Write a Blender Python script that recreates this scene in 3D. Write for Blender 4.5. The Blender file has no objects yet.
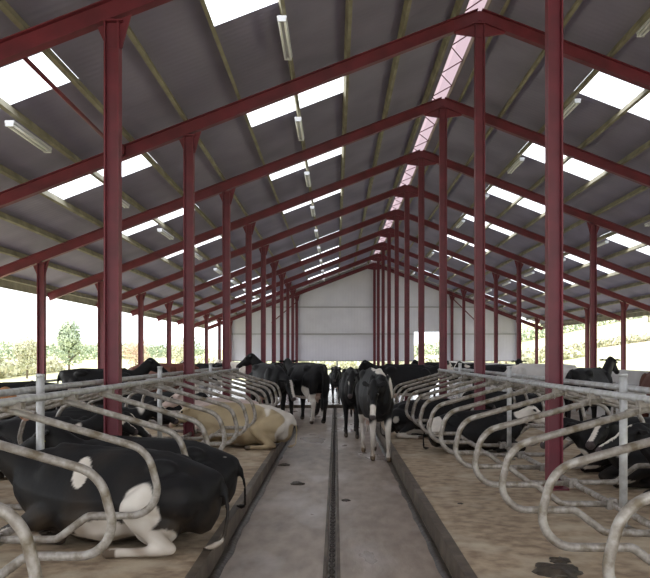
import bpy, bmesh, math, random
from mathutils import Vector, Matrix, noise
random.seed(7)
SC = bpy.context.scene
COL = SC.collection
CAMH = 1.75
FPX = 782.0

# ------------------------------------------------------------ materials
def mat(name, base, rough=0.6, metal=0.0):
    m = bpy.data.materials.new(name); m.use_nodes = True
    b = m.node_tree.nodes['Principled BSDF']
    b.inputs['Base Color'].default_value = (*base, 1)
    b.inputs['Roughness'].default_value = rough
    b.inputs['Metallic'].default_value = metal
    return m

def noisy(name, c1, c2, scale=8.0, rough=0.6, metal=0.0, bump=0.0, c3=None, scale3=1.0, lo=.35, hi=.65, stretch=(1,1,1), rough2=None, lo3=.5, hi3=.65):
    m = mat(name, c1, rough, metal)
    nt = m.node_tree; N = nt.nodes; L = nt.links; b = N['Principled BSDF']
    tc = N.new('ShaderNodeTexCoord'); mp = N.new('ShaderNodeMapping'); mp.inputs['Scale'].default_value = stretch
    L.new(tc.outputs['Object'], mp.inputs['Vector'])
    n = N.new('ShaderNodeTexNoise'); n.inputs['Scale'].default_value = scale; n.inputs['Detail'].default_value = 6
    L.new(mp.outputs['Vector'], n.inputs['Vector'])
    r = N.new('ShaderNodeMapRange'); r.inputs['From Min'].default_value = lo; r.inputs['From Max'].default_value = hi
    L.new(n.outputs['Fac'], r.inputs['Value'])
    mx = N.new('ShaderNodeMix'); mx.data_type = 'RGBA'
    mx.inputs['A'].default_value = (*c1, 1); mx.inputs['B'].default_value = (*c2, 1)
    L.new(r.outputs['Result'], mx.inputs['Factor'])
    out = mx.outputs['Result']
    if c3:
        n3 = N.new('ShaderNodeTexNoise'); n3.inputs['Scale'].default_value = scale3; n3.inputs['Detail'].default_value = 5
        L.new(mp.outputs['Vector'], n3.inputs['Vector'])
        r3 = N.new('ShaderNodeMapRange'); r3.inputs['From Min'].default_value = lo3; r3.inputs['From Max'].default_value = hi3
        L.new(n3.outputs['Fac'], r3.inputs['Value'])
        m3 = N.new('ShaderNodeMix'); m3.data_type = 'RGBA'; m3.inputs['B'].default_value = (*c3, 1)
        L.new(out, m3.inputs['A']); L.new(r3.outputs['Result'], m3.inputs['Factor'])
        out = m3.outputs['Result']
        if rough2 is not None:
            rr = N.new('ShaderNodeMapRange'); rr.inputs['To Min'].default_value = rough; rr.inputs['To Max'].default_value = rough2
            L.new(r3.outputs['Result'], rr.inputs['Value']); L.new(rr.outputs['Result'], b.inputs['Roughness'])
    L.new(out, b.inputs['Base Color'])
    if bump:
        bp = N.new('ShaderNodeBump'); bp.inputs['Strength'].default_value = bump; bp.inputs['Distance'].default_value = 0.02
        L.new(n.outputs['Fac'], bp.inputs['Height']); L.new(bp.outputs['Normal'], b.inputs['Normal'])
    return m

def corrugated(name, c1, c2, axis='Y', pitch=0.15, bump=.5):
    m = noisy(name, c1, c2, scale=.8, rough=.75)
    nt = m.node_tree; N = nt.nodes; L = nt.links
    tc = N.new('ShaderNodeTexCoord'); w = N.new('ShaderNodeTexWave'); w.wave_type = 'BANDS'; w.bands_direction = axis
    w.inputs['Scale'].default_value = 0.314/pitch; w.inputs['Distortion'].default_value = 0
    L.new(tc.outputs['Object'], w.inputs['Vector'])
    bp = N.new('ShaderNodeBump'); bp.inputs['Strength'].default_value = bump; bp.inputs['Distance'].default_value = .02
    L.new(w.outputs['Fac'], bp.inputs['Height']); L.new(bp.outputs['Normal'], N['Principled BSDF'].inputs['Normal'])
    return m

def translucent(name, colr, clear=.5):
    m = bpy.data.materials.new(name); m.use_nodes = True
    nt = m.node_tree; N = nt.nodes; L = nt.links
    N.remove(N['Principled BSDF'])
    t = N.new('ShaderNodeBsdfTranslucent'); t.inputs['Color'].default_value = (*colr, 1)
    p = N.new('ShaderNodeBsdfTransparent'); p.inputs['Color'].default_value = (*colr, 1)
    x = N.new('ShaderNodeMixShader'); x.inputs[0].default_value = clear
    L.new(t.outputs[0], x.inputs[1]); L.new(p.outputs[0], x.inputs[2]); L.new(x.outputs[0], N['Material Output'].inputs['Surface'])
    return m

M = {}
M['steel'] = noisy('red_oxide_steel', (.175,.021,.036), (.115,.016,.027), scale=3, rough=.5)
M['galv'] = noisy('galvanised_pipe', (.36,.33,.30), (.22,.19,.165), scale=22, rough=.5, metal=.25, c3=(.13,.10,.065), scale3=9, lo3=.50, hi3=.66)
M['galv_clean'] = noisy('galvanised_rail', (.50,.50,.51), (.33,.32,.31), scale=10, rough=.45, metal=.3)
M['roof'] = corrugated('fibre_cement_sheet', (.28,.255,.36), (.22,.20,.285), 'Y', .15, .12)
M['timber'] = noisy('timber_purlin', (.33,.30,.22), (.21,.19,.14), scale=2.5, rough=.8)
M['skylight'] = translucent('skylight_sheet', (.95,.97,1.0), .75)
M['ridgecap'] = translucent('ridge_cap_sheet', (.24,.175,.19), .0)
M['clad'] = corrugated('gable_cladding', (.62,.60,.66), (.56,.54,.60), 'X', .2, .25)
M['clad_line'] = mat('cladding_rail', (.33,.32,.33), .7)
M['floor'] = noisy('wet_concrete', (.37,.30,.245), (.21,.165,.128), scale=4.0, rough=.42, bump=.5, c3=(.42,.37,.34), scale3=.7, rough2=.22, lo=.3, hi=.7, stretch=(1.6,.6,1))
M['wet'] = noisy('wet_yard', (.42,.40,.39), (.32,.30,.29), scale=1.2, rough=.2, bump=.25)
M['bed'] = noisy('cubicle_bed', (.40,.305,.205), (.22,.155,.10), scale=8, rough=.8, bump=.8, c3=(.45,.37,.27), scale3=2.2, lo3=.5, hi3=.7)
M['kerb'] = noisy('dirty_kerb', (.10,.075,.052), (.05,.035,.025), scale=6, rough=.6, bump=.3, c3=(.15,.12,.09), scale3=3)
M['slurry'] = noisy('slurry', (.055,.042,.03), (.025,.018,.012), scale=9, rough=.35, bump=.6)
M['dung'] = noisy('dung', (.05,.035,.02), (.025,.017,.01), scale=12, rough=.5, bump=1)
M['chain'] = noisy('chain_steel', (.11,.09,.08), (.05,.04,.03), scale=30, rough=.5, metal=.4)
M['concrete'] = noisy('concrete_wall', (.62,.60,.60), (.50,.48,.47), scale=1.5, rough=.8)
M['white'] = mat('white_enamel', (.6,.6,.64), .4)
M['tube'] = mat('lamp_tube', (.95,.95,.97), .3)
M['grass'] = noisy('field_grass', (.50,.50,.25), (.64,.60,.36), scale=.06, rough=1, c3=(.58,.50,.36), scale3=.03)  # grass colour lightened to carry the overexposed daylight outside the barn
M['yard'] = noisy('yard_ground', (.40,.38,.30), (.35,.36,.2), scale=.3, rough=1)
M['bark'] = noisy('bark', (.16,.12,.09), (.09,.07,.05), scale=9, rough=.9)
M['leaf1'] = noisy('leaf_overexposed', (.45,.47,.33), (.60,.56,.42), scale=1.2, rough=.9)  # outdoor glare put into the colours of all three leaf materials
M['leaf2'] = noisy('leaf_green', (.30,.37,.27), (.42,.47,.32), scale=1.2, rough=.9)
M['leaf3'] = noisy('leaf_russet', (.62,.45,.38), (.66,.56,.42), scale=1.2, rough=.9)
M['eye'] = mat('eye_gloss', (.01,.008,.006), .12)
M['tag'] = mat('yellow_plastic', (.75,.72,.06), .4)

def cowmat():
    m = bpy.data.materials.new('cow_hide'); m.use_nodes = True
    nt = m.node_tree; N = nt.nodes; L = nt.links; b = N['Principled BSDF']
    a = N.new('ShaderNodeAttribute'); a.attribute_name = 'hide'
    tc = N.new('ShaderNodeTexCoord')
    n = N.new('ShaderNodeTexNoise'); n.inputs['Scale'].default_value = 22; n.inputs['Detail'].default_value = 4
    L.new(tc.outputs['Object'], n.inputs['Vector'])
    n2 = N.new('ShaderNodeTexNoise'); n2.inputs['Scale'].default_value = 4; n2.inputs['Detail'].default_value = 4
    L.new(tc.outputs['Object'], n2.inputs['Vector'])
    r = N.new('ShaderNodeMapRange'); r.inputs['To Min'].default_value = .72; r.inputs['To Max'].default_value = 1.15
    L.new(n2.outputs['Fac'], r.inputs['Value'])
    mx = N.new('ShaderNodeMix'); mx.data_type = 'RGBA'; mx.blend_type = 'MULTIPLY'; mx.inputs['Factor'].default_value = 1
    L.new(a.outputs['Color'], mx.inputs['A']); L.new(r.outputs['Result'], mx.inputs['B'])
    L.new(mx.outputs['Result'], b.inputs['Base Color'])
    b.inputs['Roughness'].default_value = .6
    b.inputs['Specular IOR Level'].default_value = .22
    bp = N.new('ShaderNodeBump'); bp.inputs['Strength'].default_value = .35; bp.inputs['Distance'].default_value = .01
    L.new(n.outputs['Fac'], bp.inputs['Height']); L.new(bp.outputs['Normal'], b.inputs['Normal'])
    return m
M['cow'] = cowmat()

# ------------------------------------------------------------ helpers
def link(name, bm, m, parent=None, smooth=False, loc=None):
    me = bpy.data.meshes.new(name)
    bmesh.ops.recalc_face_normals(bm, faces=bm.faces)
    bm.to_mesh(me); bm.free()
    if smooth:
        me.polygons.foreach_set('use_smooth', [True]*len(me.polygons))
    me.materials.append(m)
    o = bpy.data.objects.new(name, me); COL.objects.link(o)
    if parent is not None: o.parent = parent
    if loc: o.location = loc
    return o
def empty(name, loc=(0,0,0), rz=0):
    o = bpy.data.objects.new(name, None); COL.objects.link(o)
    o.location = loc; o.rotation_euler = (0,0,rz); o.empty_display_size = .1
    return o
def tag(o, label, cat, group=None, kind=None):
    o['label'] = label; o['category'] = cat
    if group: o['group'] = group
    if kind: o['kind'] = kind
    return o
def copy_tree(o, parent=None):
    c = o.copy(); COL.objects.link(c)
    if parent is not None: c.parent = parent
    for ch in list(o.children): copy_tree(ch, c)
    return c
def box(bm, c, s, rot=None):
    mt = Matrix.Translation(c)
    if rot is not None: mt = mt @ rot
    bmesh.ops.create_cube(bm, size=1, matrix=mt @ Matrix.Diagonal((*s, 1)))
def tube(bm, pts, r, seg=10, cap=True, closed=False):
    pts = [Vector(p) for p in pts]
    rings = []; n = len(pts)
    prev = None
    for i, p in enumerate(pts):
        if closed: t = (pts[(i+1) % n] - pts[i-1]).normalized()
        else:
            a = pts[max(i-1,0)]; b = pts[min(i+1,n-1)]; t = (b-a).normalized()
        if prev is None:
            up = Vector((0,0,1)) if abs(t.z) < .9 else Vector((0,1,0))
            u = t.cross(up).normalized()
        else:
            u = (prev - t*prev.dot(t)).normalized()
        prev = u; v = t.cross(u)
        rr = r[i] if isinstance(r, (list,tuple)) else r
        rings.append([bm.verts.new(p + (u*math.cos(2*math.pi*k/seg) + v*math.sin(2*math.pi*k/seg))*rr) for k in range(seg)])
    for i in range(n if closed else n-1):
        A = rings[i]; B = rings[(i+1) % n]
        for k in range(seg):
            bm.faces.new((A[k], A[(k+1)%seg], B[(k+1)%seg], B[k]))
    if cap and not closed:
        bm.faces.new(rings[0][::-1]); bm.faces.new(rings[-1])
def fillet(pts, rad, n=7):
    """round the corners of a polyline; rad per inner corner"""
    out = [Vector(pts[0])]
    for i in range(1, len(pts)-1):
        p = Vector(pts[i]); a = (Vector(pts[i-1])-p); b = (Vector(pts[i+1])-p)
        rr = rad[i-1] if isinstance(rad, (list,tuple)) else rad
        da = a.normalized(); db = b.normalized()
        ang = da.angle(db); tl = rr/math.tan(ang/2)
        tl = min(tl, a.length*.499, b.length*.499); r2 = tl*math.tan(ang/2)
        c = p + (da+db).normalized()*(r2/math.sin(ang/2))
        s = p+da*tl-c; e = p+db*tl-c; th = s.angle(e)
        for k in range(n+1):
            t = k/n
            out.append(c + (s*math.sin((1-t)*th) + e*math.sin(t*th))/math.sin(th))
    out.append(Vector(pts[-1]))
    return out

ORD = ['first','second','third','fourth','fifth','sixth','seventh','eighth','ninth','tenth','eleventh','twelfth','thirteenth','fourteenth','fifteenth','sixteenth']

# ------------------------------------------------------------ setting dims
RX = 2.58            # ridge x
RZ = 7.95            # top of rafter at ridge
SL = .385
BAY = 4.8
Z0 = 9.25
FR = [Z0 + BAY*n for n in range(-1, 10)]
YW = FR[-1] + .15    # back gable
YF = -4.0            # open front end, behind the camera
EAVE = 11.28
KL, KR = -1.0, .92   # kerb faces
BED = .17
PL, PR = -2.62, 2.60 # partition lines

# ------------------------------------------------------------ floors
bm = bmesh.new()
def quad(bm, x0, y0, x1, y1, z):
    vs = [bm.verts.new(p) for p in ((x0,y0,z),(x1,y0,z),(x1,y1,z),(x0,y1,z))]; bm.faces.new(vs)
cx0, cx1 = -.075, .005
def slab(bm, x0, y0, x1, y1, z0, z1):
    box(bm, ((x0+x1)/2,(y0+y1)/2,(z0+z1)/2), (x1-x0,y1-y0,z1-z0))
slab(bm, -9, YF, cx0, 26, -.2, 0)
slab(bm, cx1, YF, 14, 26, -.2, 0)
slab(bm, cx0, YF, cx1, 26, -.2, -.055)
bmw = bmesh.new(); slab(bmw, -9, 26, 14, YW+1, -.2, .0)
f = link('floor', bm, M['floor']); f['kind'] = 'structure'
f = link('floor_far', bmw, M['wet']); f['kind'] = 'structure'
# raised beds
ENDL, ENDR = 19.2, 19.2
def bed(name, x0, x1, label, y1=19.45):
    bm = bmesh.new(); slab(bm, x0, YF, x1, y1, .0, BED)
    bmesh.ops.bevel(bm, geom=bm.edges[:], offset=.015, segments=2, affect='EDGES')
    o = link(name, bm, M['bed']); o['kind'] = 'structure'; o['label'] = label; o['category'] = 'bed'
    return o
bed('floor_bed_left', -4.3, KL-.05, 'sandy raised cubicle bed left of the passage')
bed('floor_bed_right', KR+.06, 4.3, 'sandy raised cubicle bed right of the passage')
def kerb(name, x0, x1, side):
    bm = bmesh.new()
    n = 80
    prof = [(x0,0),(x0,BED+.01),(x1,BED+.01),(x1,0)]
    rows = []
    for i in range(n+1):
        y = YF + (19.47-YF)*i/n
        j = (noise.noise(Vector((y*1.3, x0, 0))))*.012
        rows.append([bm.verts.new((x+ (j if (x==x0)==(side>0) else 0), y, z + (j*.8 if z>0 else 0))) for x,z in prof])
    for a,b in zip(rows, rows[1:]):
        for k in range(3): bm.faces.new((a[k],a[k+1],b[k+1],b[k]))
    bm.faces.new(rows[0]); bm.faces.new(rows[-1][::-1])
    o = link(name, bm, M['kerb']); o['kind'] = 'structure'
kerb('trim_1', KL-.07, KL, -1)
kerb('trim_2', KR, KR+.08, 1)
# slurry lines lying along the foot of each kerb
for nm, xx, s in (('slurry_strip', KL+.03, 1), ('slurry_strip', KR-.035, -1)):
    bm = bmesh.new(); n = 120; L_ = []; R_ = []; T_ = []
    for i in range(n+1):
        y = 2 + 17.3*i/n
        w = .05 + .03*noise.noise(Vector((y*2.1, xx*9, 3)))
        a = bm.verts.new((xx - s*.03, y, .001)); b = bm.verts.new((xx + s*w*.3, y, .02)); c = bm.verts.new((xx + s*w, y, .001))
        L_.append(a); T_.append(b); R_.append(c)
    for i in range(n):
        bm.faces.new((L_[i],T_[i],T_[i+1],L_[i+1])); bm.faces.new((T_[i],R_[i],R_[i+1],T_[i+1]))
    o = link(nm, bm, M['slurry'], smooth=True)
    tag(o, 'dark wet slurry strip along foot of the %s kerb' % ('left' if s>0 else 'right'), 'slurry', 'slurry strips by the kerbs', 'stuff')
# scraper channel grime + chain
bm = bmesh.new()
cxm = (cx0+cx1)/2
k = 0; y = 1.5
while y < 25.5:
    L2 = .055; w = .022; r = .0075
    pts = []
    for a in range(12):
        t = 2*math.pi*a/12
        px = w*math.cos(t); py = L2*math.sin(t)
        pts.append((cxm + (px if k%2==0 else 0), y+py, -.03 + (0 if k%2==0 else px)))
    tube(bm, pts, r, 5, closed=True)
    y += .088; k += 1
o = link('scraper_chain', bm, M['chain'], smooth=True)
tag(o, 'dark scraper chain lying in the channel down the middle of the passage', 'chain')
for s, x0, x1 in ((0, cx0-.03, cx0), (1, cx1, cx1+.03)):
    bm = bmesh.new(); slab(bm, x0, YF, x1, 25.6, -.05, .006)
    o = link('trim_%d' % (3+s), bm, M['kerb']); o['kind'] = 'structure'
# kerb across end of passage
bm = bmesh.new(); slab(bm, -4.6, 25.8, 4.6, 26.0, 0, .1); o = link('trim_5', bm, M['kerb']); o['kind'] = 'structure'

# dung pats
def dung(x, y, z, r, label):
    bm = bmesh.new()
    bmesh.ops.create_uvsphere(bm, u_segments=24, v_segments=10, radius=1)
    for v in bm.verts:
        n = 1 + .35*noise.noise(v.co*1.7 + Vector((x,y,0)))
        v.co = Vector((v.co.x*r*n, v.co.y*r*n*1.1, max(v.co.z,-.05)*r*.28*n + .012*noise.noise(v.co*5)))
    o = link('cow_pat', bm, M['dung'], smooth=True, loc=(x,y,z+.001))
    tag(o, label, 'dung', 'cow pats')
dung(-.52, 10.6, 0, .1, 'dark cow pat left of the channel in mid passage')
dung(-.82, 12.4, 0, .09, 'dark cow pat at the foot of the left kerb near cream cow')
dung(1.62, 5.7, BED, .17, 'large crumbled dark cow pat on right bed at bottom of frame')
dung(1.72, 6.0, BED, .08, 'small cow pat behind the large one on the right bed')
dung(-1.22, 8.6, BED, .07, 'small brown pat on left bed edge behind the resting cows')
dung(1.32, 8.3, BED, .03, 'tiny dark pat alone on the right bed')
dung(.12, 9.4, 0, .055, 'faint flattened pat right of channel in mid passage')

# ------------------------------------------------------------ roof
DH = .22       # roof sheet above rafter top
def roof_z(x): return RZ + DH - SL*abs(x-RX)
offs = [.42 + .98*i for i in range(12)]   # purlin offsets from ridge
edges_x = [.2] + offs[1:11] + [EAVE]
edges_x = [.2] + offs[:11] + [EAVE]
SKY = {}
ys = [YF]
skyb = []
for q, z in enumerate([Z0-2*BAY] + FR[:-1]):
    k = max(0, min(3, q-2))
    skyb.append((z+.95+.07*k, z+2.05+.2*k))
for a,b in skyb:
    if a > YF: ys += [a,b]
ys.append(YW+.3)
bm = bmesh.new()
for s in (-1, 1):
    for i in range(len(edges_x)-1):
        a, b = edges_x[i], edges_x[i+1]
        mid = (a+b)/2
        isrow = (offs[2] < mid < offs[4]) or (offs[6] < mid < offs[8])
        for j in range(len(ys)-1):
            if isrow and j % 2 == 1: continue
            p = [(RX+s*a, ys[j]), (RX+s*b, ys[j]), (RX+s*b, ys[j+1]), (RX+s*a, ys[j+1])]
            bm.faces.new([bm.verts.new((x,y,roof_z(x))) for x,y in p])
bmesh.ops.remove_doubles(bm, verts=bm.verts, dist=.001)
o = link('ceiling', bm, M['roof']); o['kind'] = 'structure'
# skylights
sn = {-1:'left', 1:'right'}
for s in (-1, 1):
    for ri, (ia, ib) in enumerate(((2,4),(6,8))):
        proto = None
        for j, (ya, yb) in enumerate(skyb):
            if ya < YF: continue
            if proto is None:
                xc = RX + s*offs[ia+1]
                t = empty('skylight', (xc, ya, roof_z(xc)))
                for q in (0, 1):
                    bm = bmesh.new()
                    o0, o1 = offs[ia+q], offs[ia+q+1]
                    xs = [RX+s*o0, RX+s*o1]
                    bm.faces.new([bm.verts.new((x-xc, y, roof_z(x)-roof_z(xc)+.01)) for x,y in ((xs[0],-.04),(xs[1],-.04),(xs[1],yb-ya+.04),(xs[0],yb-ya+.04))])
                    link('pane', bm, M['skylight'], t)
                proto = t
            else:
                t = copy_tree(proto); t.location = (xc, ya, roof_z(xc))
            bay = j - 2
            if bay < 0: where = 'in the bay just behind the photographer' if bay == -1 else 'in the bay furthest behind the photographer'
            else: where = 'in the %s roof bay from the photographer' % ORD[bay]
            tag(t, 'white translucent skylight, %s row of the %s roof slope, %s' % (('upper','lower')[ri], sn[s], where.replace('in the','')), 'skylight', '%s row skylights on the %s slope' % (('upper','lower')[ri], sn[s]))
            lab = t['label'].replace(',  ', ', ')
            t['label'] = 'white skylight, %s slope %s row, %s' % (sn[s], ('upper','lower')[ri], where.replace('in the ',''))
# purlins
for s in (-1, 1):
    for i, of in enumerate(offs):
        if i == 0:
            pass
        bm = bmesh.new()
        x = RX + s*of
        ang = math.atan(SL)*s
        box(bm, (0,(YF+YW)/2,0), (.06, YW-YF, .14), Matrix.Rotation(ang, 4, 'Y'))
        o = link('timber_purlin', bm, M['timber'], loc=(x, 0, roof_z(x)-.085))
        tag(o, 'long pale timber purlin, %s down from the ridge on %s roof slope' % (ORD[i], sn[s]), 'purlin', 'timber purlins under the %s slope' % sn[s])
# ridge cap (open ridge, raised translucent cover)
t = empty('ridge_vent', (RX, 0, RZ+DH))
tag(t, 'bright open ridge vent with pale raised cover running along the roof apex', 'roof vent')
for s in (-1,1):
    bm = bmesh.new()
    vs = [(s*.0, YF, .22), (s*.34, YF, .10), (s*.34, YW, .10), (s*.0, YW, .22)]
    bm.faces.new([bm.verts.new(v) for v in vs])
    link('cover_sheet', bm, M['ridgecap'], t)
    bm = bmesh.new(); box(bm, (s*.21, (YF+YW)/2, .0), (.035, YW-YF, .16)); link('upstand', bm, M['timber'], t)
bm = bmesh.new()
y = YF+.3; q = 0
while y < YW:
    a = -.19 if q%2 else .19
    tube(bm, [(a, y, .02), (-a, y+.8, .02)], .012, 6)
    y += .8; q += 1
link('lattice', bm, M['steel'], t)

# ------------------------------------------------------------ steel frames
def isec_along(bm, p0, p1, depth, width, tf=.014, tw=.010, up=Vector((0,0,1))):
    p0 = Vector(p0); p1 = Vector(p1); d = (p1-p0); L_ = d.length; d.normalize()
    side = d.cross(up).normalized(); u = side.cross(d).normalized()
    R = Matrix((side, d, u)).transposed().to_4x4()
    c = (p0+p1)/2
    def bx(cu, cs, su, ss):
        mt = Matrix.Translation(c + u*cu + side*cs) @ R @ Matrix.Diagonal((ss, L_, su, 1))
        bmesh.ops.create_cube(bm, size=1, matrix=mt)
    bx(depth/2-tf/2, 0, tf, width); bx(-depth/2+tf/2, 0, tf, width); bx(0,0,depth-2*tf, tw)
RD = .23
fl = ['second frame behind'] 
for n, y in enumerate(FR):
    fn = n-1
    t = empty('roof_rafter', (RX, y, RZ))
    if fn < 0: lab = 'red steel rafter pair of the frame overhead of photographer, nearest'
    else: lab = 'red sloping steel rafter pair, %s frame in view from the photographer' % ORD[fn]
    tag(t, lab, 'rafter', 'red steel portal rafters')
    for s in (-1, 1):
        bm = bmesh.new()
        c = RD/2*math.cos(math.atan(SL))
        isec_along(bm, (0,0,-c), (s*EAVE,0,-SL*EAVE-c), RD, .15)
        link('beam', bm, M['steel'], t)
        # haunch plates over columns
    bm = bmesh.new()
    # apex plate
    vs = [(-.45,-SL*.45-.26),(0,-.5),(.45,-SL*.45-.26),(.45,-SL*.45-.02),(0,-.02),(-.45,-SL*.45-.02)]
    fa = [bm.verts.new((x,-.02,z)) for x,z in vs]; fb = [bm.verts.new((x,.02,z)) for x,z in vs]
    bm.faces.new(fa); bm.faces.new(fb[::-1])
    for i in range(6): bm.faces.new((fa[i],fa[(i+1)%6],fb[(i+1)%6],fb[i]))
    link('apex_plate', bm, M['steel'], t)
    for s in (-1,1):
        for off in (1.2, 5.2, 9.68):
            if off == 1.2: continue
            bm = bmesh.new()
            x = s*off; zt = -SL*off-.27
            vs = [(x-.2, zt+SL*.2*s+.02),(x+.2, zt-SL*.2*s+.02),(x+.09, zt-.3),(x-.09, zt-.3)]
            fa = [bm.verts.new((a,-.012,z)) for a,z in vs]; fb = [bm.verts.new((a,.012,z)) for a,z in vs]
            bm.faces.new(fa); bm.faces.new(fb[::-1])
            for i in range(4): bm.faces.new((fa[i],fa[(i+1)%4],fb[(i+1)%4],fb[i]))
            link('haunch_plate', bm, M['steel'], t)

def make_column(h):
    t = empty('steel_column')
    bm = bmesh.new()
    isec_along(bm, (0,0,.02), (0,0,h), .175, .15, tf=.018, tw=.012, up=Vector((1,0,0)))
    link('post', bm, M['steel'], t)
    bm = bmesh.new(); box(bm, (0,0,.011), (.28,.28,.022)); link('base_plate', bm, M['steel'], t)
    bm = bmesh.new(); box(bm, (0,0,h+.01), (.26,.17,.02)); link('cap_plate', bm, M['steel'], t)
    return t
rows = [(-7.10, 'outer left row beside the open side', 0, 1), (PL-.02, 'row in the left cubicles', BED, -1), (RX, 'tall row under the ridge in right cubicles', BED, -1), (7.78, 'row beside the right concrete wall', 0, 1), (12.22, 'outermost right row at the field side', 0, 1)]
for x, nm, zb, first in rows:
    proto = None
    for n, y in enumerate(FR):
        fn = n-1
        if fn < first: continue
        z_b = zb if y < 19.3 else 0
        hh = RZ - SL*abs(x-RX) - RD/math.cos(math.atan(SL)) - .02 - z_b
        if proto is None or abs(proto[1]-hh) > .01:
            t = make_column(hh); proto = (t, hh)
        else: t = copy_tree(proto[0])
        t.location = (x, y, z_b)
        lab = 'red steel column, %s from the photographer in the %s' % (ORD[fn-first], nm)
        if len(lab.split()) > 16: lab = 'red steel column, %s nearest in %s' % (ORD[fn-first], nm)
        tag(t, lab, 'column', 'red steel columns, ' + nm)
# tie tube in left roof
for k in range(1):
    bm = bmesh.new(); tube(bm, [(-3.78, FR[1], roof_z(-3.78)-.36), (-3.84, FR[2], roof_z(-3.84)-.36)], .03, 8)
    for yy in (FR[1]+.1, FR[2]-.1): box(bm, (-3.8, yy, roof_z(-3.8)-.30), (.05,.12,.16))
    o = link('tie_bar', bm, M['steel'], smooth=True)
    tag(o, 'thin red tie bar under the left roof slope by the lower skylights', 'tie bar')
# gable braces
for s, xa, xb in ((1, RX+5.2, RX+9.6), (-1, RX-5.2, RX-1.2), (1, RX+9.6, RX+5.2)):
    bm = bmesh.new()
    if xb == RX-1.2: pts = [(RX-5.1, FR[-1]-.15, 5.4), (RX-6.9, FR[-1]-.15, 3.9)]
    else: pts = [(xa, FR[-1]-.15, 5.55 if xa<xb else 4.1), ((xa+xb)/2, FR[-1]-.15, 3.4 if xa<xb else 5.1)]
    tube(bm, pts, .035, 8); o = link('diagonal_brace', bm, M['steel'], smooth=True)
    tag(o, {0:'',1:''}.get(9,'') + ('thin red diagonal brace on the grey gable, left of centre' if xb==RX-1.2 else ('thin red diagonal brace right of the gable opening, falling outward' if xa<xb else 'thin red diagonal brace at the gable\'s far right, crossing the roof corner')), 'brace', 'gable braces')

# light battens
def batten():
    t = empty('light_fitting')
    bm = bmesh.new(); box(bm, (0,0,0), (.14,1.5,.045)); bmesh.ops.bevel(bm, geom=bm.edges[:], offset=.008, segments=1, affect='EDGES')
    link('housing', bm, M['white'], t)
    for s in (-1,1):
        bm = bmesh.new(); tube(bm, [(s*.04,-.72,-.045),(s*.04,.72,-.045)], .018, 8); link('lamp_tube', bm, M['tube'], t, smooth=True)
        bm = bmesh.new(); box(bm, (0,s*.735,-.04), (.12,.03,.05)); link('end_cap', bm, M['white'], t)
    return t
bproto = None
for s, of, nm in ((-1, offs[3], 'upper left'), (-1, offs[7], 'lower left'), (1, offs[2], 'upper right'), (1, offs[6], 'lower right')):
    for n, y in enumerate(FR[:-1]):
        fn = n-1
        if fn < 0: continue
        x = RX + s*of
        if bproto is None: bproto = batten(); t = bproto
        else: t = copy_tree(bproto)
        t.location = (x, y+2.75, roof_z(x)-.26)
        tag(t, 'white twin-tube light fitting, %s roof line, hanging in the %s bay' % (nm, ORD[fn]), 'light', 'light fittings on the %s line' % nm)

# eaves gutter strips
for s in (-1,1):
    bm = bmesh.new(); x = RX+s*(EAVE+.02)
    box(bm, (x+s*.03,(YF+YW)/2,roof_z(RX+s*EAVE)-.18), (.05, YW-YF, .26))
    o = link('eaves_board', bm, M['timber']); tag(o, 'long timber eaves board along the %s roof edge' % sn[s], 'board', 'eaves boards')

# ------------------------------------------------------------ gable wall with openings
bm = bmesh.new()
def gz(x): return RZ + DH - .02 - SL*abs(x-RX)
GL, GR = -7.3, 12.4
def gpanel(x0, x1, z0, z1=None):
    xs = [x0] + ([RX] if x0 < RX < x1 else []) + [x1]
    top = [(x, gz(x)) for x in xs] if z1 is None else [(x, z1) for x in xs]
    vs = [(xs[0], z0)] + [(xs[-1], z0)] + top[::-1]
    fa = [bm.verts.new((x, YW, z)) for x,z in vs]; fb = [bm.verts.new((x, YW+.06, z)) for x,z in vs]
    bm.faces.new(fa); bm.faces.new(fb[::-1])
    for i in range(len(vs)): bm.faces.new((fa[i],fa[(i+1)%len(vs)],fb[(i+1)%len(vs)],fb[i]))
GB = 1.33
gpanel(GL, 5.25, GB); gpanel(5.25, 7.0, 3.3); gpanel(7.0, GR, GB)
o = link('wall_back', bm, M['clad']); o['kind'] = 'structure'
for i, z in enumerate((4.97, 3.16, 1.36)):
    bm = bmesh.new()
    if i == 0: box(bm, ((RX-7.6+RX+7.6)/2, YW-.05, z), (15.0, .06, .07))
    elif i == 1:
        box(bm, ((GL+5.25)/2, YW-.05, z), (5.25-GL,.06,.07)); box(bm, ((7.0+GR)/2, YW-.05, z), (GR-7.0,.06,.07))
    else:
        box(bm, ((GL+5.25)/2, YW-.05, z), (5.25-GL,.06,.05)); box(bm, ((7.0+GR)/2, YW-.05, z), (GR-7.0,.06,.05))
    o = link('trim_%d' % (6+i), bm, M['clad_line']); o['kind'] = 'structure'
# low side walls
bm = bmesh.new(); slab(bm, -7.3, 6, -7.2, YW, 0, 1.0); o = link('wall_left', bm, M['concrete']); o['kind'] = 'structure'
bm = bmesh.new(); slab(bm, 7.45, 10, 7.6, YW, 0, 1.36); o = link('wall_right', bm, M['concrete']); o['kind'] = 'structure'

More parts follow.
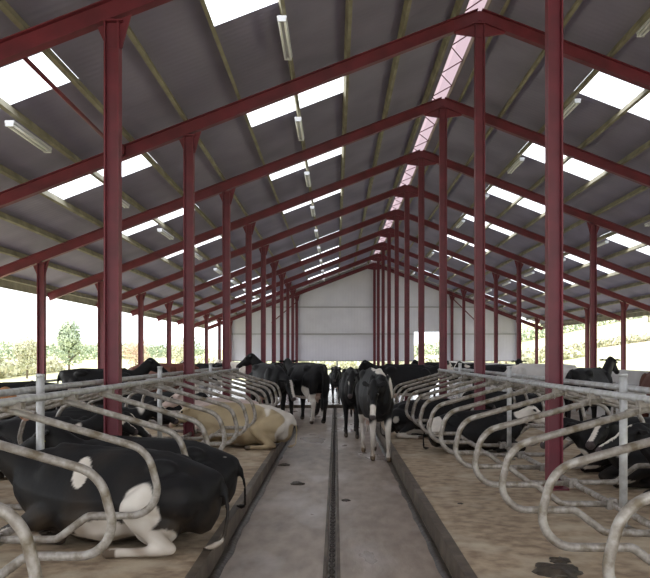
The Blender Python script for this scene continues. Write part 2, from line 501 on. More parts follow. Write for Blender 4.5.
# ------------------------------------------------------------ stalls
def loop_path(nose):
    pts = [(2.5,0,1.335), (1.62,0,1.11), (nose+.02,0,1.02), (nose-.02,0,.62), (nose+.18,0,.53), (1.90,0,.535), (2.12,0,.36), (2.58,0,.35)]
    pts = [(2.52,0,1.345), (nose+.10,0,1.03), (nose-.03,0,.53), (1.88,0,.53), (2.12,0,.35), (2.58,0,.345)]
    return fillet(pts, [.24,.21,.10,.10], 9)
def make_loop(nose):
    """stall divider; local x grows from passage towards the partition line"""
    t = empty('cubicle_divider')
    bm = bmesh.new(); tube(bm, loop_path(nose), .029, 12)
    link('bent_pipe', bm, M['galv'], t, smooth=True)
    bm = bmesh.new()                                  # clamp to head rail
    box(bm, (2.42,0,1.365), (.09,.085,.05)); box(bm, (2.36,0,1.33), (.16,.05,.012), Matrix.Rotation(-.28,4,'Y'))
    tube(bm, [(2.38,-.04,1.39),(2.38,-.04,1.27)], .007, 6); tube(bm, [(2.50,-.04,1.41),(2.50,-.04,1.30)], .007, 6)
    link('clamp', bm, M['galv'], t)
    bm = bmesh.new(); box(bm, (2.57,0,.345), (.05,.08,.09)); link('bracket', bm, M['galv'], t)
    return t
def mirror_of(t):
    c = copy_tree(t); return c
NL = 13
side_def = {
 'left': dict(sx=-1, nose=1.33, y0=3.54, line=-2.62, n=14),
 'right': dict(sx=1, nose=1.28, y0=3.76, line=2.60, n=13),
}
for nm, d in side_def.items():
    front = make_loop(d['nose'])
    sx = d['sx']
    for k in range(d['n']):
        t = front if k == 0 else copy_tree(front)
        if sx < 0: t.rotation_euler = (0,0,math.pi)
        t.location = (0, d['y0'] + 1.2*k, 0)
        tag(t, 'galvanised D-shaped cubicle divider, %s from the photographer in the %s row' % (ORD[k], nm), 'cubicle divider', 'cubicle dividers facing the passage, %s row' % nm)
    # rows on the other side of the partition
    for k in range(0, d['n']):
        t = copy_tree(front)
        if sx > 0: t.rotation_euler = (0,0,math.pi); t.location = (2*2.60, d['y0']+.06 + 1.2*k, 0)
        else: t.rotation_euler = (0,0,0); t.location = (-2*2.62, d['y0']+.06 + 1.2*k, 0)
        tag(t, 'grey cubicle divider, %s nearest in the far-side row beyond the %s head rails' % (ORD[k], nm), 'cubicle divider', 'cubicle dividers of the far-side row, %s' % nm)
    # rails
    y1 = d['y0'] + 1.2*(d['n']-1) + .35
    h1 = 1.40
    for q, (xx, hh, lab) in enumerate(((sx*2.44, h1, 'nearer long galvanised head rail over the %s dividers'), (-0, 0, ''), (sx*2.80, h1+.03, 'further pale galvanised head rail behind the %s dividers'), (sx*(2.61), .34, 'low galvanised pipe rail near the bed in %s cubicles'))):
        if q == 1: continue
        bm = bmesh.new(); tube(bm, [(xx, 1.2, hh), (xx, y1, hh)], .031, 12)
        o = link('head_rail' if q < 3 else 'brisket_rail', bm, M['galv_clean'] if q != 3 else M['galv'], smooth=True)
        tag(o, lab % nm, 'rail', 'rails of the %s cubicles' % nm)
    # posts
    pproto = None; k = 0; y = (6.93 if sx < 0 else 7.13) - 4.7
    while y < y1:
        if pproto is None:
            t = empty('cubicle_post'); pproto = t
            bm = bmesh.new(); tube(bm, [(0,0,.01),(0,0,1.40)], .036, 14); link('tube', bm, M['galv_clean'], t, smooth=True)
            bm = bmesh.new(); tube(bm, [(0,0,1.385),(0,0,1.412)], .040, 14); link('cap', bm, M['galv_clean'], t, smooth=True)
            bm = bmesh.new(); box(bm, (0,0,.008), (.16,.16,.016)); link('foot_plate', bm, M['galv'], t)
            bm = bmesh.new(); box(bm, (0,0,1.21), (.40,.05,.05)); link('cross_arm', bm, M['galv_clean'], t)
        else: t = copy_tree(pproto)
        t.location = (sx*2.62, y, BED)
        tag(t, 'upright galvanised post standing in the %s cubicles, %s nearest' % (nm, ORD[k]), 'post', 'galvanised posts, %s cubicles' % nm)
        y += 4.7; k += 1

# ------------------------------------------------------------ gate at the end of the passage
t = empty('field_gate', (0, 34, 0)); tag(t, 'low grey metal gate closing the far end of the passage', 'gate')
for z in (.25,.5,.75,1.12):
    bm = bmesh.new(); tube(bm, [(-1.5,0,z),(1.5,0,z)], .025, 8); link('bar', bm, M['galv_clean'], t, smooth=True)
for x in (-1.5, 1.5):
    bm = bmesh.new(); tube(bm, [(x,0,0),(x,0,1.2)], .04, 8); link('gate_post', bm, M['galv'], t, smooth=True)
bm = bmesh.new()
for x in (-.9,-.3,.3,.9): tube(bm, [(x,0,.25),(x,0,1.12)], .015, 6)
link('uprights', bm, M['galv_clean'], t)
bm = bmesh.new(); tube(bm, [(.05,33.6,0),(.05,33.6,1.5)], .035, 8); o = link('pipe_post', bm, M['galv_clean'], smooth=True)
tag(o, 'slim upright pipe in front of the far gate', 'post')
# side feed rails along the outer walls
for nm, x, y0, y1, zs in (('left', -7.0, 8, 50, (.6, 1.12)), ('right', 7.3, 10.5, 50, (.6, 1.0))):
    t = empty('feed_rail', (x, y0, 0)); tag(t, 'long grey feed barrier rail in front of the %s low wall' % nm, 'rail', 'feed barrier rails')
    for z in zs:
        bm = bmesh.new(); tube(bm, [(0,0,z),(0,y1-y0,z)], .03, 8); link('pipe', bm, M['galv_clean'], t, smooth=True)
    for i in range(0, 9):
        bm = bmesh.new(); tube(bm, [(0,i*BAY+.4,0),(0,i*BAY+.4,zs[-1]+.05)], .035, 8); link('upright', bm, M['galv'], t, smooth=True)

# ------------------------------------------------------------ cows
def ell(bm, c, r, seg=12, rot=None):
    mt = Matrix.Translation(c)
    if rot is not None: mt = mt @ rot
    bmesh.ops.create_icosphere(bm, subdivisions=2, radius=1, matrix=mt @ Matrix.Diagonal((*r,1)))
def chain(bm, pts, ys=1.0):
    """pts (x,y,z,r): overlapping balls that taper"""
    for a, b in zip(pts, pts[1:]):
        pa, pb = Vector(a[:3]), Vector(b[:3]); L_ = (pb-pa).length
        n = max(1, int(L_/(min(a[3],b[3])*.35)))
        for i in range(n+1):
            t = i/n; r = a[3]*(1-t)+b[3]*t
            ell(bm, pa.lerp(pb,t), (r,r*ys,r))
def loft(bm, st, seg=24, p=2.4):
    rings = []
    for x, y, z, w, h, wt in st:   # wt: width factor at the top
        ring = []
        for k in range(seg):
            a = 2*math.pi*k/seg; c, s = math.cos(a), math.sin(a)
            cc = math.copysign(abs(c)**(2/p), c); ss = math.copysign(abs(s)**(2/p), s)
            f = 1 + (wt-1)*max(ss,0)
            ring.append(bm.verts.new((x, y + w*cc*f, z + h*ss)))
        rings.append(ring)
    for A,B in zip(rings, rings[1:]):
        for k in range(seg): bm.faces.new((A[k],A[(k+1)%seg],B[(k+1)%seg],B[k]))
    bm.faces.new(rings[0][::-1]); bm.faces.new(rings[-1])

def lchain(bm, pts): chain(bm, [(x,y,z,r*1.16 if r < .1 else r) for x,y,z,r in pts])
def cow_geo(pose):
    """pose dict -> (mesh, info). local +x is the head end, feet at z=0"""
    bm = bmesh.new()
    lying = pose.get('lying', False)
    st = [(-.90,0,1.24,.07,.07,1),(-.84,0,1.16,.18,.19,.75),(-.70,0,1.08,.245,.29,.72),(-.48,0,1.02,.285,.37,.78),(-.25,0,.98,.315,.405,.72),
          (0,0,.955,.345,.415,.68),(.25,0,.955,.335,.405,.66),(.45,0,.975,.285,.39,.6),(.62,0,1.0,.235,.36,.55),(.78,0,1.03,.18,.28,.6),(.88,0,1.06,.12,.19,.7)]
    dz = 0
    def drop(x): return .19*max(0, (-x-.1)/.8)**1.4 if lying else 0
    if lying:
        dz = -.575
        st = [(x, y, z+dz+.03-drop(x), w*1.12+.02, h*.93, wt*.92) for x,y,z,w,h,wt in st]
    loft(bm, st)
    Z = lambda z: z+dz
    # hook bones, pin bones, withers
    for s in (-1,1):
        ell(bm, (-.45, s*.185, Z(1.285)-(.06 if lying else 0)), (.15,.085,.085)); ell(bm, (-.80, s*.10, Z(1.20)-(.15 if lying else 0)), (.10,.07,.08))
    chain(bm, [(-.86,0,Z(1.31)-drop(-.86),.05),(-.45,0,Z(1.35)-drop(-.45),.06),(.1,0,Z(1.335),.05),(.5,0,Z(1.35),.06)])
    # shoulders
    for s in (-1,1):
        ell(bm, (.50,s*.17,Z(1.0)), (.19,.11,.32)); 
    # neck + head
    nb = Vector((.66,0,Z(1.12)))
    poll = Vector(pose.get('poll', (1.18,0,1.36)))
    if lying: poll = Vector(pose.get('poll', (1.12,0,1.42+dz)))
    fwd = Vector(pose.get('fwd', (.75,0,-.65))).normalized()
    side = Vector((0,0,1)).cross(fwd).normalized(); upv = fwd.cross(side).normalized()
    mid = nb.lerp(poll,.5) + Vector((0,0,-.03))
    chain(bm, [(*nb,.20),(*(mid),.155),(*(poll - fwd*.02 - upv*.03),.115)], .72)
    chain(bm, [(*(nb+Vector((.02,0,-.2))),.17),(*(mid+Vector((0,0,-.10))),.10),(*(poll-upv*.10),.075)], .6)
    R = Matrix((fwd, side, upv)).transposed().to_4x4()
    def hp(f, s, u): return poll + fwd*f + side*s + upv*u
    ell(bm, hp(.02,0,-.02), (.115,.105,.105), rot=R)
    ell(bm, hp(.12,0,-.05), (.13,.095,.115), rot=R)
    ell(bm, hp(.25,0,-.055), (.13,.075,.085), rot=R)
    ell(bm, hp(.36,0,-.06), (.10,.065,.07), rot=R)
    ell(bm, hp(.43,0,-.065), (.06,.072,.062), rot=R)
    ell(bm, hp(.14,0,-.13), (.13,.06,.06), rot=R)      # jaw
    for s in (-1,1):
        ell(bm, hp(.09,s*.08,.02), (.04,.03,.03), rot=R)
        # ears
        Re = R @ Matrix.Rotation(s*-.25,4,'X') @ Matrix.Rotation(s*.35,4,'Z')
        ell(bm, hp(-.02,s*.12,.0), (.03,.05,.025), rot=Re)
        ell(bm, hp(-.045,s*.19,-.02), (.05,.085,.02), rot=Re)
    # legs
    if not lying:
        ph = pose.get('stride', .0)
        for s in (-1,1):
            a = ph*s
            lchain(bm, [(.55,s*.17,.88,.13),(.53,s*.165,.70,.085),(.56+a*.4,s*.155,.44,.056),(.56+a*.4,s*.155,.40,.055),(.55+a*.75,s*.15,.16,.036),(.56+a*.8,s*.15,.10,.045),(.59+a*.85,s*.15,.045,.052)])
            ell(bm, (.60+a*.85, s*.15, .03), (.075,.055,.03))
            b = -ph*s
            lchain(bm, [(-.58,s*.17,1.02,.18),(-.46+b*.1,s*.19,.80,.14),(-.60+b*.2,s*.17,.63,.085),(-.76+b*.4,s*.155,.50,.058),(-.73+b*.6,s*.15,.34,.042),(-.70+b*.8,s*.15,.16,.038),(-.68+b*.8,s*.15,.10,.045),(-.64+b*.8,s*.15,.045,.052)])
            lchain(bm, [(-.76,s*.15,1.05,.11),(-.74,s*.16,.80,.10),(-.72+b*.2,s*.16,.60,.05)])
            ell(bm, (-.63+b*.8, s*.15, .03), (.075,.055,.03))
        ell(bm, (-.40,0,.64), (.22,.17,.15)); 
        for sx2 in (-.1,.08):
            for s in (-1,1): chain(bm, [(-.38+sx2,s*.08,.54,.03),(-.38+sx2,s*.085,.46,.018)])
        chain(bm, [(-.88,0,1.32,.045),(-.95,0,1.20,.032),(-.97,.02,.95,.025),(-.96,.03,.65,.024),(-.95,.03,.55,.045),(-.95,.03,.38,.04),(-.95,.03,.30,.02)])
        ell(bm, (.72,0,.86), (.12,.10,.16))   # dewlap / brisket
    else:
        k = pose.get('side', 1)       # side the hind feet lie on
        # folded forelegs
        for s in (-1,1):
            chain(bm, [(.50,s*.22,.28,.13),(.72,s*.26,.16,.085),(.88,s*.25,.10,.062),(.86,s*.22,.07,.055),(.60,s*.20,.055,.04),(.50,s*.19,.05,.048),(.42,s*.19,.045,.045)])
        # near hind leg folded forward along the belly
        chain(bm, [(-.60,k*.20,.42,.22),(-.42,k*.32,.42,.16),(-.30,k*.40,.36,.12),(-.36,k*.43,.26,.09),(-.52,k*.46,.14,.065),(-.62,k*.47,.075,.055),(-.50,k*.50,.055,.045),(-.32,k*.52,.05,.038),(-.20,k*.53,.045,.045),(-.14,k*.53,.035,.045)])
        chain(bm, [(-.60,-k*.20,.40,.20),(-.40,-k*.30,.34,.16),(-.25,-k*.34,.22,.12),(-.55,-k*.34,.10,.07),(-.25,-k*.36,.05,.045)])
        ell(bm, (-.45,k*.28,.20), (.20,.17,.16))   # udder pushed out
        ell(bm, (.05,k*.10,.26), (.5,.33,.24))    # belly spread
        ell(bm, (-.72,0,.36), (.17,.27,.28))
        chain(bm, [(-.86,0,Z(1.13),.04),(-.93,0,Z(1.04),.028),(-.965,k*.04,.28,.021),(-.95,k*.12,.07,.021),(-.90,k*.22,.045,.032),(-.84,k*.28,.04,.02)])
    me = bpy.data.meshes.new('tmpcow'); bm.to_mesh(me); bm.free()
    o = bpy.data.objects.new('tmpcow', me); COL.objects.link(o)
    md = o.modifiers.new('r','REMESH'); md.mode = 'VOXEL'; md.voxel_size = pose.get('vox', .022)
    sm = o.modifiers.new('s','SMOOTH'); sm.iterations = 5; sm.factor = .5
    bpy.context.view_layer.update()
    dg = bpy.context.evaluated_depsgraph_get()
    out = bpy.data.meshes.new_from_object(o.evaluated_get(dg))
    bpy.data.objects.remove(o)
    out.polygons.foreach_set('use_smooth', [True]*len(out.polygons))
    info = dict(eyes=[hp(.115,s*.098,.012) for s in (-1,1)], fwd=fwd, side=side, up=upv, poll=poll,
                ear=[hp(-.04,s*.22,-.03) for s in (-1,1)], muzzle=hp(.46,0,-.07), lying=lying, dz=dz,
                hip=pose.get('side',1))
    return out, info

GEO = {}
def geo(key, **pose):
    if key not in GEO: GEO[key] = cow_geo(pose)
    return GEO[key]

BLACK=(.006,.0052,.006); WHITE=(.66,.60,.54); CREAM=(.40,.31,.19); BROWN=(.10,.035,.022); PINK=(.52,.33,.26); HOOF=(.07,.055,.045)
def color_cow(me, info, base, patch, seed, cover=.0, blobs=(), legs=True, blaze=True, dirty=.3, belly=True, noseed=None):
    me = me.copy()
    at = me.color_attributes.new('hide', 'FLOAT_COLOR', 'POINT')
    vals = []
    lying = info['lying']; dz = info['dz']
    sv = Vector((seed*7.31, seed*3.17, seed*1.73))
    base = Vector(base); patch = Vector(patch)
    poll, fwd, side, up = info['poll'], info['fwd'], info['side'], info['up']
    kk = info['hip']
    def ss(x): x = max(0,min(1,x)); return x*x*(3-2*x)
    for v in me.vertices:
        c = v.co
        n = noise.fractal(c*1.55+sv, 1.0, 2.0, 2)
        w = ss((n - (.55-cover))*14)
        nd = noise.noise(c*5+sv)*.35
        rel = c - poll
        hf, hs, hu = rel.dot(fwd), rel.dot(side), rel.dot(up)
        inhead = hf > -.05 and abs(hs) < .13 and abs(hu) < .2 and rel.length < .6
        if inhead:
            w = 0
            if blaze and abs(hs) < .035+.02*nd and hf > .0 and hu > -.03: w = 1
        if legs:
            if not lying:
                if c.z < .62+nd*.35 and not inhead: w = max(w, ss((.62+nd*.35-c.z)*14))
            else:
                if c.z < .13 + nd*.05 and c.y*kk > .3 and c.x > -.75: w = max(w, 1)
        if belly and not lying and c.z < .63 and -.62 < c.x < .3: w = 1
        for bx_,by_,bz_,rx,ry,rz in blobs:
            d = ((c.x-bx_)/rx)**2+((c.y-by_)/ry)**2+((c.z-bz_)/rz)**2
            w = max(w, ss((1-d+nd)*6))
        colr = base.lerp(patch, w)
        # udder / teats, muzzle, hooves
        if not lying and c.z < .70 and c.z > .42 and -.63 < c.x < -.2 and abs(c.y) < .14: colr = colr.lerp(Vector(PINK), .75)
        if inhead and hf > .42: colr = Vector((.06,.045,.045)) if base[0] < .1 else Vector(PINK)
        low = c.z < .06
        if not lying and c.z < .075: colr = Vector(HOOF)
        if lying and c.z < .075 and c.y*kk > .45 and c.x > -.21: colr = Vector(HOOF)
        # dirt on low hair
        g = max(0, 1 - c.z/(.5 if not lying else .42))*dirty*(.75+1.2*noise.noise(c*7+sv))*(1 if w > .5 or base[0] > .1 else .35) + max(0, noise.noise(c*4.3+sv*2)-.05)*dirty*(.9 if w > .5 or base[0] > .1 else .25)*max(0, 1.1-c.z*.8)
        colr = colr.lerp(Vector((.16,.105,.06)), max(0,min(.85,g)))
        vals.extend((*colr, 1))
    at.data.foreach_set('color', vals)
    me.materials.clear(); me.materials.append(M['cow'])
    return me
cow_n = 0
def cow(key, loc, heading, label, base=BLACK, patch=WHITE, seed=1, scale=1.0, eartag=False, group=None, wide=1.0, **kw):
    """heading in degrees: 0 = facing +x, 90 = facing away from the camera"""
    me, info = GEO[key]
    me2 = color_cow(me, info, base, patch, seed, **kw)
    me2.name = 'cow'
    o = bpy.data.objects.new('cow', me2); COL.objects.link(o)
    o.location = loc; o.rotation_euler = (0,0,math.radians(heading)); o.scale = (scale, scale*wide, scale)
    tag(o, label, 'cow', group)
    for e in info['eyes']:
        bm = bmesh.new(); bmesh.ops.create_uvsphere(bm, u_segments=10, v_segments=8, radius=.021)
        link('eye', bm, M['eye'], o, smooth=True, loc=tuple(e))
    if eartag:
        e = info['ear'][0 if eartag == 'r' else 1]
        bm = bmesh.new(); box(bm, (0,0,-.035), (.012,.062,.07)); box(bm, (0,0,.01), (.012,.022,.03))
        bmesh.ops.bevel(bm, geom=bm.edges[:], offset=.004, segments=1, affect='EDGES')
        R = Matrix((info['fwd'], info['side'], info['up'])).transposed().to_euler()
        t = link('ear_tag', bm, M['tag'], o, loc=tuple(e + info['fwd']*.035)); t.rotation_euler = R
        t['label'] = 'yellow ear tag'
    return o

# poses
geo('stand', poll=(1.20,0,1.42), fwd=(.7,0,-.7))
geo('stand_up', poll=(1.10,0,1.55), fwd=(.85,0,-.5))
geo('walk', poll=(1.12,0,1.26), fwd=(.55,-.18,-.8), stride=.16, vox=.018)
geo('walk_low', poll=(1.10,-.27,1.15), fwd=(.30,-.14,-.94), stride=.12, vox=.017)
geo('graze', poll=(1.12,.10,.98), fwd=(.55,.1,-.8))
geo('lie_a', lying=True, side=1, poll=(1.14,.02,.80), fwd=(.85,.15,-.5), vox=.018)
geo('lie_b', lying=True, side=-1, poll=(1.10,-.04,.86), fwd=(.9,-.1,-.4))
geo('lie_c', lying=True, side=1, poll=(1.02,.20,.84), fwd=(.6,.6,-.45))
geo('lie_d', lying=True, side=1, poll=(1.10,.05,.70), fwd=(.8,.1,-.6))

X = lambda px, y: (px-336)/FPX*y
# --- left row, lying
cow('lie_a', (-1.84, 6.62, BED), 172, 'black and white cow lying nearest in left cubicles, white hind leg towards passage', seed=3, scale=1.0, eartag='l', cover=-.4,
    blobs=[(.20,.30,.62,.07,.3,.13),(-.36,.42,.34,.17,.30,.24),(-.30,.48,.12,.45,.25,.13),(-.02,.42,.16,.25,.3,.11),(.75,.28,.08,.2,.12,.09),(-.93,.25,.1,.10,.12,.10)], legs=True, dirty=.7)
cow('lie_b', (-1.82, 7.76, BED), 178, 'black cow lying second in the left cubicles, rump behind the nearest cow', seed=9, scale=.95, eartag='l', cover=-.4, blobs=[(-.72,.10,.60,.08,.03,.025)], legs=False, blaze=False)
cow('lie_d', (-1.55, 13.5, BED), 172, 'cream coloured cow lying at the end of the left cubicles', base=CREAM, patch=WHITE, seed=4, scale=.93, cover=.33, legs=False, dirty=.8)
cow('lie_b', (-2.0, 14.95, BED), 178, 'pinkish white cow lying among left cubicles behind the cream cow', base=(.60,.47,.42), patch=CREAM, seed=14, scale=.93, cover=.0, legs=False)
# far side row (left)
cow('lie_c', (-3.95, 10.2, BED), -8, 'black cow with white patched face lying beyond left head rails, facing passage', seed=5, cover=.0, scale=.95, blobs=[(1.1,.25,.82,.16,.12,.12),(.7,.1,.6,.12,.3,.2)])
cow('lie_a', (-4.85, 7.8, BED), 2, 'black cow lying in the far-side left row at the frame edge', seed=6, cover=-.4, legs=False, blaze=False, scale=.95)
cow('stand', (-4.75, 9.0, BED), 2, 'brown cow standing beyond left head rails, face at the frame edge', base=(.34,.16,.075), patch=WHITE, seed=8, cover=-.4, legs=False, blaze=False, scale=.80)
cow('lie_d', (-4.1, 11.4, BED), 2, 'black cow lying beyond left head rails behind the patched face cow', seed=12, cover=-.3, legs=False, scale=.95)
cow('lie_a', (-4.0, 12.6, BED), 0, 'white-flanked cow lying beyond left head rails, deeper in the row', seed=13, cover=.25, scale=.95)
cow('lie_d', (-4.0, 17.4, BED), 0, 'black cow lying deepest in the far-side left row', seed=33, cover=-.1, scale=.95)
# standing group left of passage
cow('stand', (-.78, 20.55, 0), 116, 'black cow seen from behind left of the passage, white udder and hind leg showing', seed=15, scale=1.10, cover=-.35, belly=True, legs=False, blaze=False,
    blobs=[(-.50,.2,.66,.16,.22,.28),(-.68,.16,.38,.20,.14,.36)])
cow('graze', (-1.78, 20.75, 0), -66, 'black cow with white face marks, head lowered, by end of left cubicles', seed=61, scale=1.10, cover=-.3, belly=False, legs=False)
cow('stand_up', (-1.3, 22.75, 0), 174, 'all black cow standing behind the end of the left cubicles', seed=16, scale=1.10, cover=-.4, legs=False, belly=False, blaze=False)
cow('stand', (-1.35, 24.8, 0), 190, 'black cow with reddish back standing behind the left group', seed=17, cover=-.3, legs=False, belly=False, scale=1.02, base=(.03,.014,.012))
# passage cows
cow('walk_low', (.67, 13.5, 0), -84, 'black and white cow walking towards camera on right of passage, white front legs', seed=21, scale=1.09, wide=.70, cover=-.4,
    blobs=[(.60,.10,1.42,.42,.26,.14),(.78,.30,1.22,.30,.16,.34),(.1,.1,1.4,.5,.2,.10),(1.24,-.34,.74,.14,.20,.19)], legs=True, dirty=.8, blaze=False)
cow('walk', (.33, 17.1, 0), -90, 'dark cow standing in the passage just left of the nearest walking cow', seed=22, scale=1.06, wide=.72, cover=-.4, legs=False, belly=False, blaze=False,
    blobs=[(1.2,-.1,1.1,.04,.05,.05)])
cow('walk', (-.0, 29.5, 0), -90, 'distant black cow facing us in the gap before the far gate', seed=23, scale=.95, wide=.8, cover=-.3, legs=False, belly=False, blaze=False)
# right row
cow('lie_b', (1.72, 15.16, BED), 2, 'black and white cow lying at the far end of right cubicles', seed=24, cover=-.05, scale=.9, blobs=[(-.65,-.1,.4,.10,.4,.12),(-.3,-.4,.1,.3,.2,.1)], blaze=False)
cow('lie_a', (2.25, 12.76, BED), 0, 'white-headed cow lying among the right cubicle dividers', base=BLACK, seed=25, cover=.0, blobs=[(1.2,.1,.7,.4,.3,.2),(-.75,-.1,.5,.16,.4,.2)], scale=.85)
cow('lie_c', (4.1, 9.4, BED), 180, 'black cow with white muzzle lying beyond right head rails by the near column', seed=26, cover=.0, blobs=[(.8,0,.5,.15,.4,.12)], scale=.93)
cow('lie_b', (4.1, 8.02, BED), 180, 'black and white patched cow lying beyond the right head rails near the post', seed=28, cover=.12, scale=.93)
cow('lie_d', (4.1, 10.6, BED), 180, 'dark cow lying beyond right head rails, further down the row', seed=29, cover=-.1, scale=.93)
cow('lie_a', (4.05, 17.6, BED), 180, 'white patched cow lying beyond right head rails, deep in the row', seed=31, cover=.2, scale=.93)
# side passages, left
G1 = 'cows in the far left feed passage'
cow('graze', (-5.6, 13.3, 0), 200, 'black cow with low head in left feed passage at frame edge', seed=41, cover=-.4, legs=False, belly=False, blaze=False, scale=.93, group=G1)
cow('stand_up', (-5.5, 18.4, 0), 15, 'black cow with raised head in left feed passage, behind the near column', seed=42, cover=-.4, legs=False, belly=False, blaze=False, scale=1.03, group=G1)
cow('graze', (-5.5, 23.2, 0), 150, 'brown cow in left feed passage just right of the near column', base=BROWN, patch=BROWN, seed=43, cover=-.4, legs=False, belly=False, blaze=False, scale=1.05, group=G1)
cow('graze', (-5.7, 27.2, 0), 10, 'reddish brown cow in left feed passage before the second column', base=(.13,.042,.03), patch=BROWN, seed=44, cover=-.4, legs=False, belly=False, blaze=False, scale=1.05, group=G1)
cow('stand', (-5.5, 34.0, 0), 175, 'white and black cow in left feed passage between second and third columns', seed=45, cover=.35, group=G1)
cow('stand', (-4.9, 40.5, 0), 185, 'pale cow at far end of the left feed passage', base=WHITE, patch=BLACK, seed=46, cover=.0, group=G1)
# side passages, right
G2 = 'cows in the far right feed passage'
cow('stand_up', (5.75, 17.7, 0), 48, 'dark cow with upright ears in right feed passage right of near column', seed=51, cover=-.35, legs=False, belly=False, blaze=False, scale=1.05, group=G2)
cow('graze', (6.35, 15.3, 0), 80, 'brown cow in right feed passage at the frame edge', base=BROWN, patch=BROWN, seed=52, cover=-.4, legs=False, belly=False, blaze=False, scale=1.06, group=G2)
cow('graze', (5.9, 22.6, 0), 170, 'pale grey cow in right feed passage left of the near column', base=(.55,.52,.5), patch=WHITE, seed=53, cover=.0, legs=False, scale=1.08, group=G2)
cow('stand_up', (5.9, 25.5, 0), -100, 'black cow with raised head beside the pale grey cow, right passage', seed=54, cover=-.4, legs=False, blaze=False, group=G2)
cow('stand', (5.8, 29.5, 0), 185, 'black and white cow in right passage behind the black one', seed=55, cover=.15, group=G2)
cow('graze', (5.6, 34.5, 0), 170, 'black cow with low head in distant right passage', seed=56, cover=-.1, group=G2)
cow('stand', (5.2, 40.0, 0), 175, 'small distant black cow before the gable opening', seed=57, cover=-.2, group=G2)
cow('stand', (2.0, 22.5, 0), 10, 'black cow with white head standing beyond end of the right cubicles', seed=58, cover=-.1, scale=1.05, blobs=[(1.3,0,1.25,.3,.2,.25)], group=None)
cow('stand', (2.15, 25.0, 0), 182, 'black cow standing broadside behind the walking cows', seed=59, cover=-.3, legs=False, belly=False, scale=1.05)

# ------------------------------------------------------------ outside
bm = bmesh.new()
NX, NY = 90, 80
x0,x1,y0,y1 = -260, 320, -60, 380
def smooth01(t): t = max(0,min(1,t)); return t*t*(3-2*t)
def ground_z(x, y):
    z = -.12
    if x > 14: z += 11.5*smooth01((x-14)/75)
    if x < -9: z += 5.2*smooth01((-x-30)/150)
    z += 4.0*smooth01((y-90)/250)
    if abs(x-RX) > 12 or y > YW+3 or y < YF-2: z += .25*noise.noise(Vector((x*.03,y*.03,0)))*smooth01((abs(x-RX)-12)/30 if abs(x-RX)>12 else (y-YW-3)/30)
    return z
V = [[bm.verts.new((x0+(x1-x0)*i/NX, y0+(y1-y0)*j/NY, ground_z(x0+(x1-x0)*i/NX, y0+(y1-y0)*j/NY))) for j in range(NY+1)] for i in range(NX+1)]
for i in range(NX):
    for j in range(NY): bm.faces.new((V[i][j],V[i+1][j],V[i+1][j+1],V[i][j+1]))
# keep the terrain under the slab
for row in V:
    for v in row:
        if -10 < v.co.x < 15 and -6 < v.co.y < YW+4: v.co.z = -.25
o = link('ground', bm, M['grass'], smooth=True); o['kind'] = 'structure'

def foliage(bm, c, r, n, size):
    for _ in range(n):
        d = Vector((random.gauss(0,1),random.gauss(0,1),random.gauss(0,1))).normalized()
        p = Vector(c) + Vector((d.x*r[0], d.y*r[1], d.z*r[2]))*random.uniform(.55,1)**.6
        u = Vector((random.gauss(0,1),random.gauss(0,1),random.gauss(0,1))).normalized(); v = u.cross(d)
        if v.length < .1: continue
        v.normalize(); s = size*random.uniform(.6,1.2)
        bm.faces.new([bm.verts.new(p+u*s), bm.verts.new(p+v*s*.7), bm.verts.new(p-u*s), bm.verts.new(p-v*s*.7)])
def tree(x, y, h, w, leafm, label, group):
    z = ground_z(x,y)
    t = empty('tree', (x,y,z)); tag(t, label, 'tree', group)
    bm = bmesh.new(); tube(bm, [(0,0,-.2),(.05*h*.2,0,h*.4),(0,.05*h,h*.8)], [.05*h*.5,.035*h*.5,.01*h], 8)
    for k in range(5):
        a = k*1.3; z1_ = h*(.3+.1*k)
        tube(bm, [(0,0,z1_),(math.cos(a)*w*.35,math.sin(a)*w*.35,z1_+h*.18)], [.012*h,.004*h], 6)
    link('trunk', bm, M['bark'], t)
    bm = bmesh.new()
    for k in range(7):
        a = random.uniform(0,6.28); rr = random.uniform(0,w*.3)
        zz = h*random.uniform(.35,.85)
        foliage(bm, (math.cos(a)*rr, math.sin(a)*rr, zz), (w*.32,w*.32,h*.2), 260, h*.025)
    foliage(bm, (0,0,h*.6), (w*.35,w*.35,h*.38), 500, h*.03)
    link('crown', bm, leafm, t)
def hedge(x, y, L_, h, ang, leafm, label):
    z = min(ground_z(x,y), ground_z(x+L_*math.cos(ang)/2,y+L_*math.sin(ang)/2), ground_z(x-L_*math.cos(ang)/2,y-L_*math.sin(ang)/2))
    o_ = None
    bm = bmesh.new()
    n = int(L_/1.2)
    for i in range(n+1):
        d = (i/n-.5)*L_
        px, py = d*math.cos(ang), d*math.sin(ang)
        zz = ground_z(x+px,y+py)-z
        hh = h*(1+.35*noise.noise(Vector((d*.23, x, y))))
        foliage(bm, (px,py,zz+hh*.45), (1.1,1.1,hh*.55), 90, .30)
    o = link('hedge', bm, leafm, loc=(x,y,z)); tag(o, label, 'hedge')
hedge(-27, 62, 55, 1.6, 1.75, M['leaf1'], 'pale scrubby hedge outside the left open side')
hedge(-60, 130, 120, 3.2, 1.2, M['leaf2'], 'tall washed-out hedgerow on the left skyline')
hedge(-46, 96, 50, 1.6, 2.0, M['leaf3'], 'russet hedge in the middle of the left field')
hedge(66, 170, 110, 3.0, -.35, M['leaf2'], 'dark hedgerow along top of the right hillside')
hedge(45, 105, 60, 1.2, 2.2, M['leaf1'], 'thin pale hedge at foot of the right hillside')
hedge(6, 100, 50, 1.6, 0, M['leaf1'], 'pale hedge seen under the far gable')
GT = 'trees beyond the left open side'
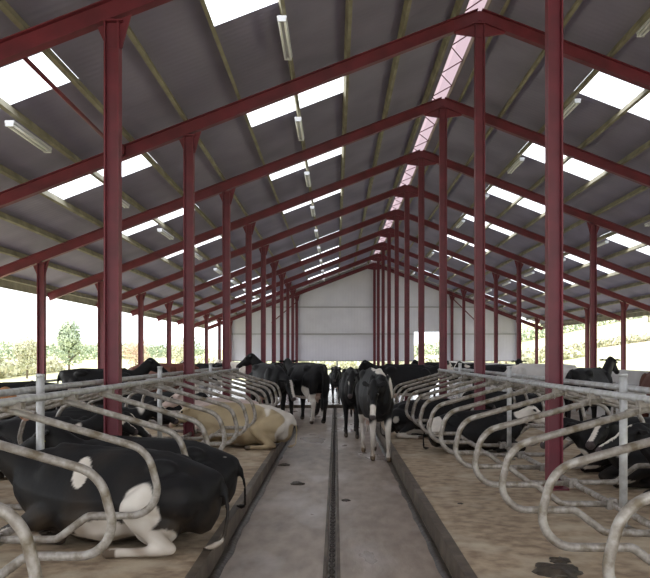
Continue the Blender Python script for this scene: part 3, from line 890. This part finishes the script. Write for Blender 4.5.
for x, y, h, w, lm, lab in ((-20.5, 60, 4.6, 2.6, 'leaf2', 'slim green tree left of the outer column, standing in the field'),
        (-24.5, 62, 3.4, 2.6, 'leaf1', 'small pale tree at the left frame edge'),
        (-36, 72, 3.6, 3.2, 'leaf1', 'bushy pale tree outside left of the slim green tree'),
        (-20, 78, 3.4, 3.6, 'leaf3', 'russet bushy tree between the near left columns'),
        (-17.5, 88, 3.4, 3.2, 'leaf1', 'low pale tree behind the second left column'),
        (-22, 120, 4.4, 5, 'leaf2', 'distant round tree on the left skyline'),
        (-14.5, 30, 1.5, 1.8, 'leaf1', 'low pale shrub by the left wall nearest the barn')):
    tree(x, y, h, w, M[lm], lab, GT)
for x, y, h, w, lm, lab in ((60, 150, 6, 6, 'leaf2', 'round tree on right hillside seen past the near column'),
        (20, 92, 4.5, 4, 'leaf3', 'russet tree seen through the gable opening'),
        (90, 170, 6, 7, 'leaf1', 'pale tree near the top of the right hill')):
    tree(x, y, h, w, M[lm], lab, 'trees beyond the right open side')

# ------------------------------------------------------------ world, light
w = bpy.data.worlds.new('overcast'); SC.world = w; w.use_nodes = True
bg = w.node_tree.nodes['Background']; bg.inputs['Color'].default_value = (.90,.95,1.0,1); bg.inputs['Strength'].default_value = 1.15
sun = bpy.data.lights.new('sun','SUN'); sun.energy = 1.2; sun.angle = math.radians(40); sun.color = (1,.96,.9)
so = bpy.data.objects.new('sun', sun); COL.objects.link(so); so.rotation_euler = (math.radians(50), 0, math.radians(-70))

# ------------------------------------------------------------ camera
cd = bpy.data.cameras.new('camera'); cam = bpy.data.objects.new('camera', cd); COL.objects.link(cam)
cam.location = (0,0,CAMH); cam.rotation_euler = (math.radians(90),0,0)
cd.sensor_fit = 'HORIZONTAL'; cd.sensor_width = 36; cd.lens = 36*FPX/650
cd.shift_x = -(336-325)/650; cd.shift_y = (355-289)/650
cd.clip_end = 1000; cd.clip_start = .05
SC.camera = cam
SC.view_settings.view_transform = 'Standard'
SC.view_settings.look = 'None'
SC.view_settings.exposure = 1.5
SC.cycles.use_denoising = True
SC.cycles.max_bounces = 10; SC.cycles.diffuse_bounces = 6; SC.cycles.transparent_max_bounces = 12
